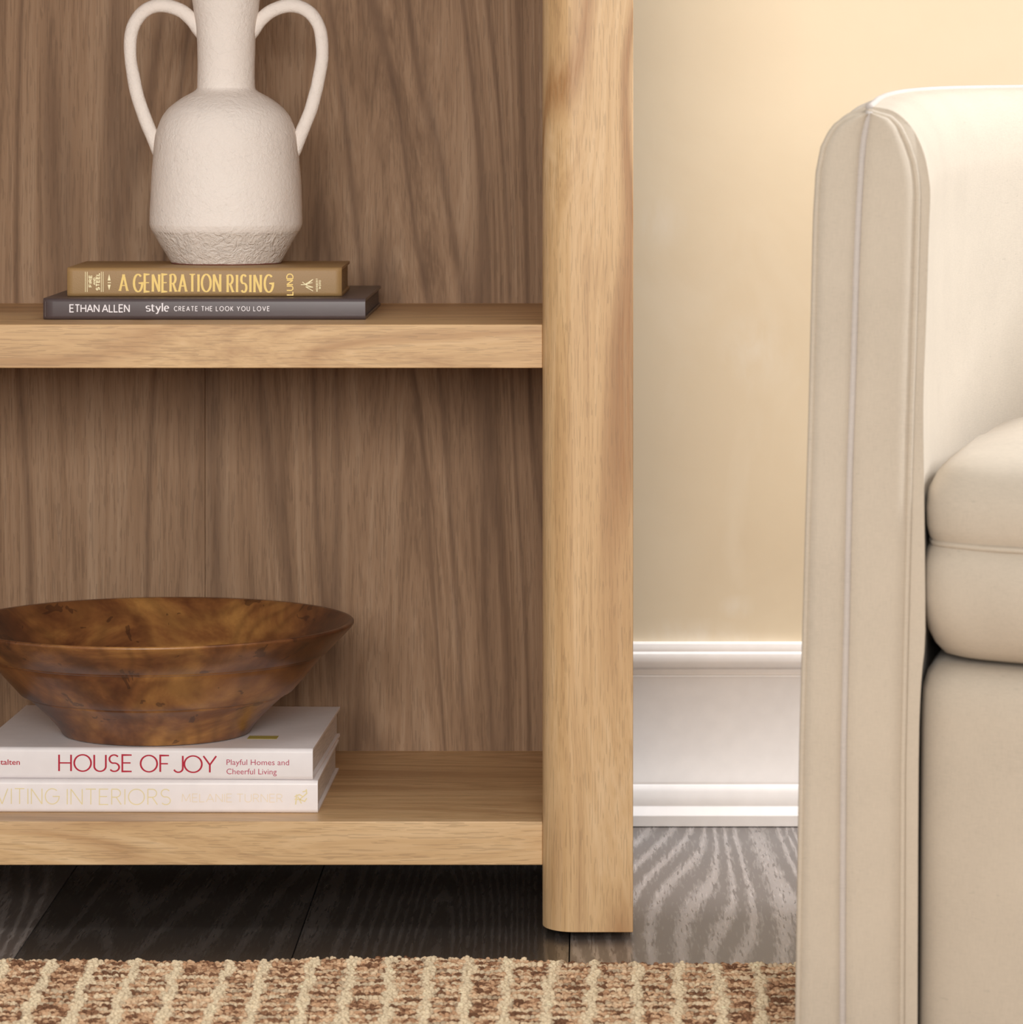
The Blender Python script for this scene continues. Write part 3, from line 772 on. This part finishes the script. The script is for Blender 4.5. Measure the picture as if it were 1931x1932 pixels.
# front panels (each arm): two strips meeting at the centre piping
weltx = [(209,1641),(225,1637),(260,1630),(300,1626),(400,1620),(500,1616),(700,1610),(900,1603),(1150,1598),(1400,1592),(1700,1590),(1932,1590),(2040,1590)]
def interp(tab, y): return float(np.interp(y, [a for a, b in tab], [b for a, b in tab]))
def arm_front(mir):
    sg = -1 if mir else 1
    def W(px, y, d): 
        X_ = (px-1640)/sa + XRG
        if mir: X_ = 2*CHX - X_
        return loc((X_, YA - d, max(0.024, zz(y))))
    ys = [213.5, 215, 217, 219, 222, 226] + list(np.linspace(231, 345, 20)) + list(np.linspace(365, 2060, 40))
    for (side, tab) in (('o', outer), ('i', innr)):
        V = []; Fc = []; C = 9
        for y in ys:
            e = interp(tab, y); wx = interp(weltx, y)
            for k in range(C):
                u = k/(C-1); px = wx + (e-wx)*u
                d = 0.0035 + 0.0035*math.sin(math.pi*min(1, max(0, u)))**0.6 + 0.0006*noise.noise(Vector((px/60, y/60, 2)))
                if k in (0, C-1): d = 0.0005
                V.append(W(px, y, d))
        for i in range(len(ys)-1):
            for k in range(C-1): Fc.append((i*C+k, i*C+k+1, (i+1)*C+k+1, (i+1)*C+k))
        mesh_obj('arm_front_panel', V, Fc, m_linen, chair, smooth=True)
    # piping down the middle
    P = [W(interp(weltx, y), y, 0.0025) for y in np.linspace(210, 2060, 80)]
    v, f = tube(P, 0.0026, 10); mesh_obj('piping', v, f, m_piping, chair, smooth=True)
    # piping along the outline of the panel
    P = []
    for y in reversed(ys): P.append(W(interp(innr, y)+2, y, 0.001))
    P.append(W(1642, 209, 0.001))
    for y in ys: P.append(W(interp(outer, y)-1, y, 0.001))
    v, f = tube(P, 0.0022, 8); mesh_obj('piping', v, f, m_linen, chair, smooth=True)
arm_front(False); arm_front(True)
# ridge piping along the top of arms and back, from the front piping round
ztop = (zz(201.5)-CZ)
P = [loc((p.x, p.y-(0.002 if i == 0 else 0), p.z+ztop+0.0002)) for i, p in enumerate(path)]
v, f = tube(P, 0.0026, 10); mesh_obj('piping', v, f, m_piping, chair, smooth=True)
# stitched seam just inside the arm edge
P = []
for y in list(np.linspace(235, 335, 12)) + list(np.linspace(350, 1500, 40)):
    P.append(loc((XRG + (interp(sh_in, y)-2-1640)/sa, YA+0.012, zz(y)+0.001)))
v, f = tube(P, 0.0009, 6); mesh_obj('seam', v, f, m_piping, chair, smooth=True)
# seat body and cushion
plan = [(0.545,2.800),(0.470,2.805),(0.400,2.820),(0.330,2.845),(0.275,2.876),(0.252,2.900),(0.2475,2.930),(0.2560,2.990),(0.272,3.080),(0.295,3.180),(0.330,3.290),(0.385,3.380),(0.460,3.440),(0.545,3.460)]
plan = plan + [(2*CHX-x, y) for x, y in reversed(plan[1:-1])]
ring = [(p.x, p.y) for p in catmull([(a, b, 0) for a, b in plan], 6, closed=True)]
def pillow(prof, name, mat, amp=0.0, cen=(0.545, 3.16), shift=(0,0)):
    V = []; Fc = []; n = len(ring); 
    for (k, z, ins) in prof:
        for (x, y) in ring:
            d = Vector((x-cen[0], y-cen[1])); L = d.length; q = d*k - (d.normalized()*ins if k > 0.2 else Vector((0,0)))
            p = Vector((cen[0]+q.x+shift[0], cen[1]+q.y+shift[1], z))
            if amp:
                p += Vector((d.x, d.y, 0)).normalized()*amp*(noise.noise(p*16)+0.5*noise.noise(p*38))
                p.z += amp*0.8*noise.noise(p*12+Vector((4,4,4)))
            p.z -= 0.008 if p.z > 0.03 else 0
            V.append(loc(p))
    m = len(prof)
    for i in range(m-1):
        for k in range(n): Fc.append((i*n+k, i*n+(k+1) % n, (i+1)*n+(k+1) % n, (i+1)*n+k))
    Fc.append(tuple(range(n))); Fc.append(tuple((m-1)*n+k for k in range(n)))
    return mesh_obj(name, V, Fc, mat, chair, smooth=True)
cprof = [(0.02,0.488,0),(0.3,0.488,0),(0.55,0.486,0),(0.75,0.482,0),(0.88,0.476,0),(1,0.4695,0.026),(1,0.462,0.014),(1,0.450,0.0055),(1,0.437,0.0025),(1,0.425,0.0030),(1,0.4165,0.0055),(1,0.4130,0.0085),(1,0.4110,0.0085),(1,0.4075,0.0045),(1,0.398,-0.0005),(1,0.385,-0.0030),(1,0.372,-0.0035),(1,0.359,-0.001),(1,0.347,0.004),(1,0.337,0.011),(1,0.330,0.020),(1,0.3265,0.034),(0.75,0.325,0),(0.4,0.325,0),(0.02,0.325,0)]
cush = pillow(cprof, 'seat_cushion', m_linen, 0.0022)
P = [loc((0.545+(x-0.545)*0.978, 3.16+(y-3.16)*0.985, 0.404+0.001*noise.noise(Vector((x*20,y*20,0))))) for x, y in ring]; P.append(P[0])
v, f = tube(P, 0.0022, 8); o = mesh_obj('piping', v, f, m_linen, cush, smooth=True)
aprof = [(0.02,0.3235,0),(0.6,0.3235,0),(1,0.3235,0.030),(1,0.3215,0.020),(1,0.3150,0.0115),(1,0.304,0.0065),(1,0.285,0.005),(1,0.20,0.004),(1,0.12,0.003),(1,0.05,0.002),(1,0.022,0.002)]
pillow(aprof, 'seat_base', m_linen, 0.0008, shift=(-0.0055, 0.0))
for sx in (-1, 1):
    for yy in (2.95, 3.40):
        xx = CHX + sx*0.27 if yy < 3 else CHX + sx*0.17
        v, f = lathe([(0.018, ZR+0.0005), (0.022, 0.024)], 20)
        mesh_obj('foot', [(a+xx-CHX, b+yy-CHY, c) for a, b, c in v], f, m_glide, chair)
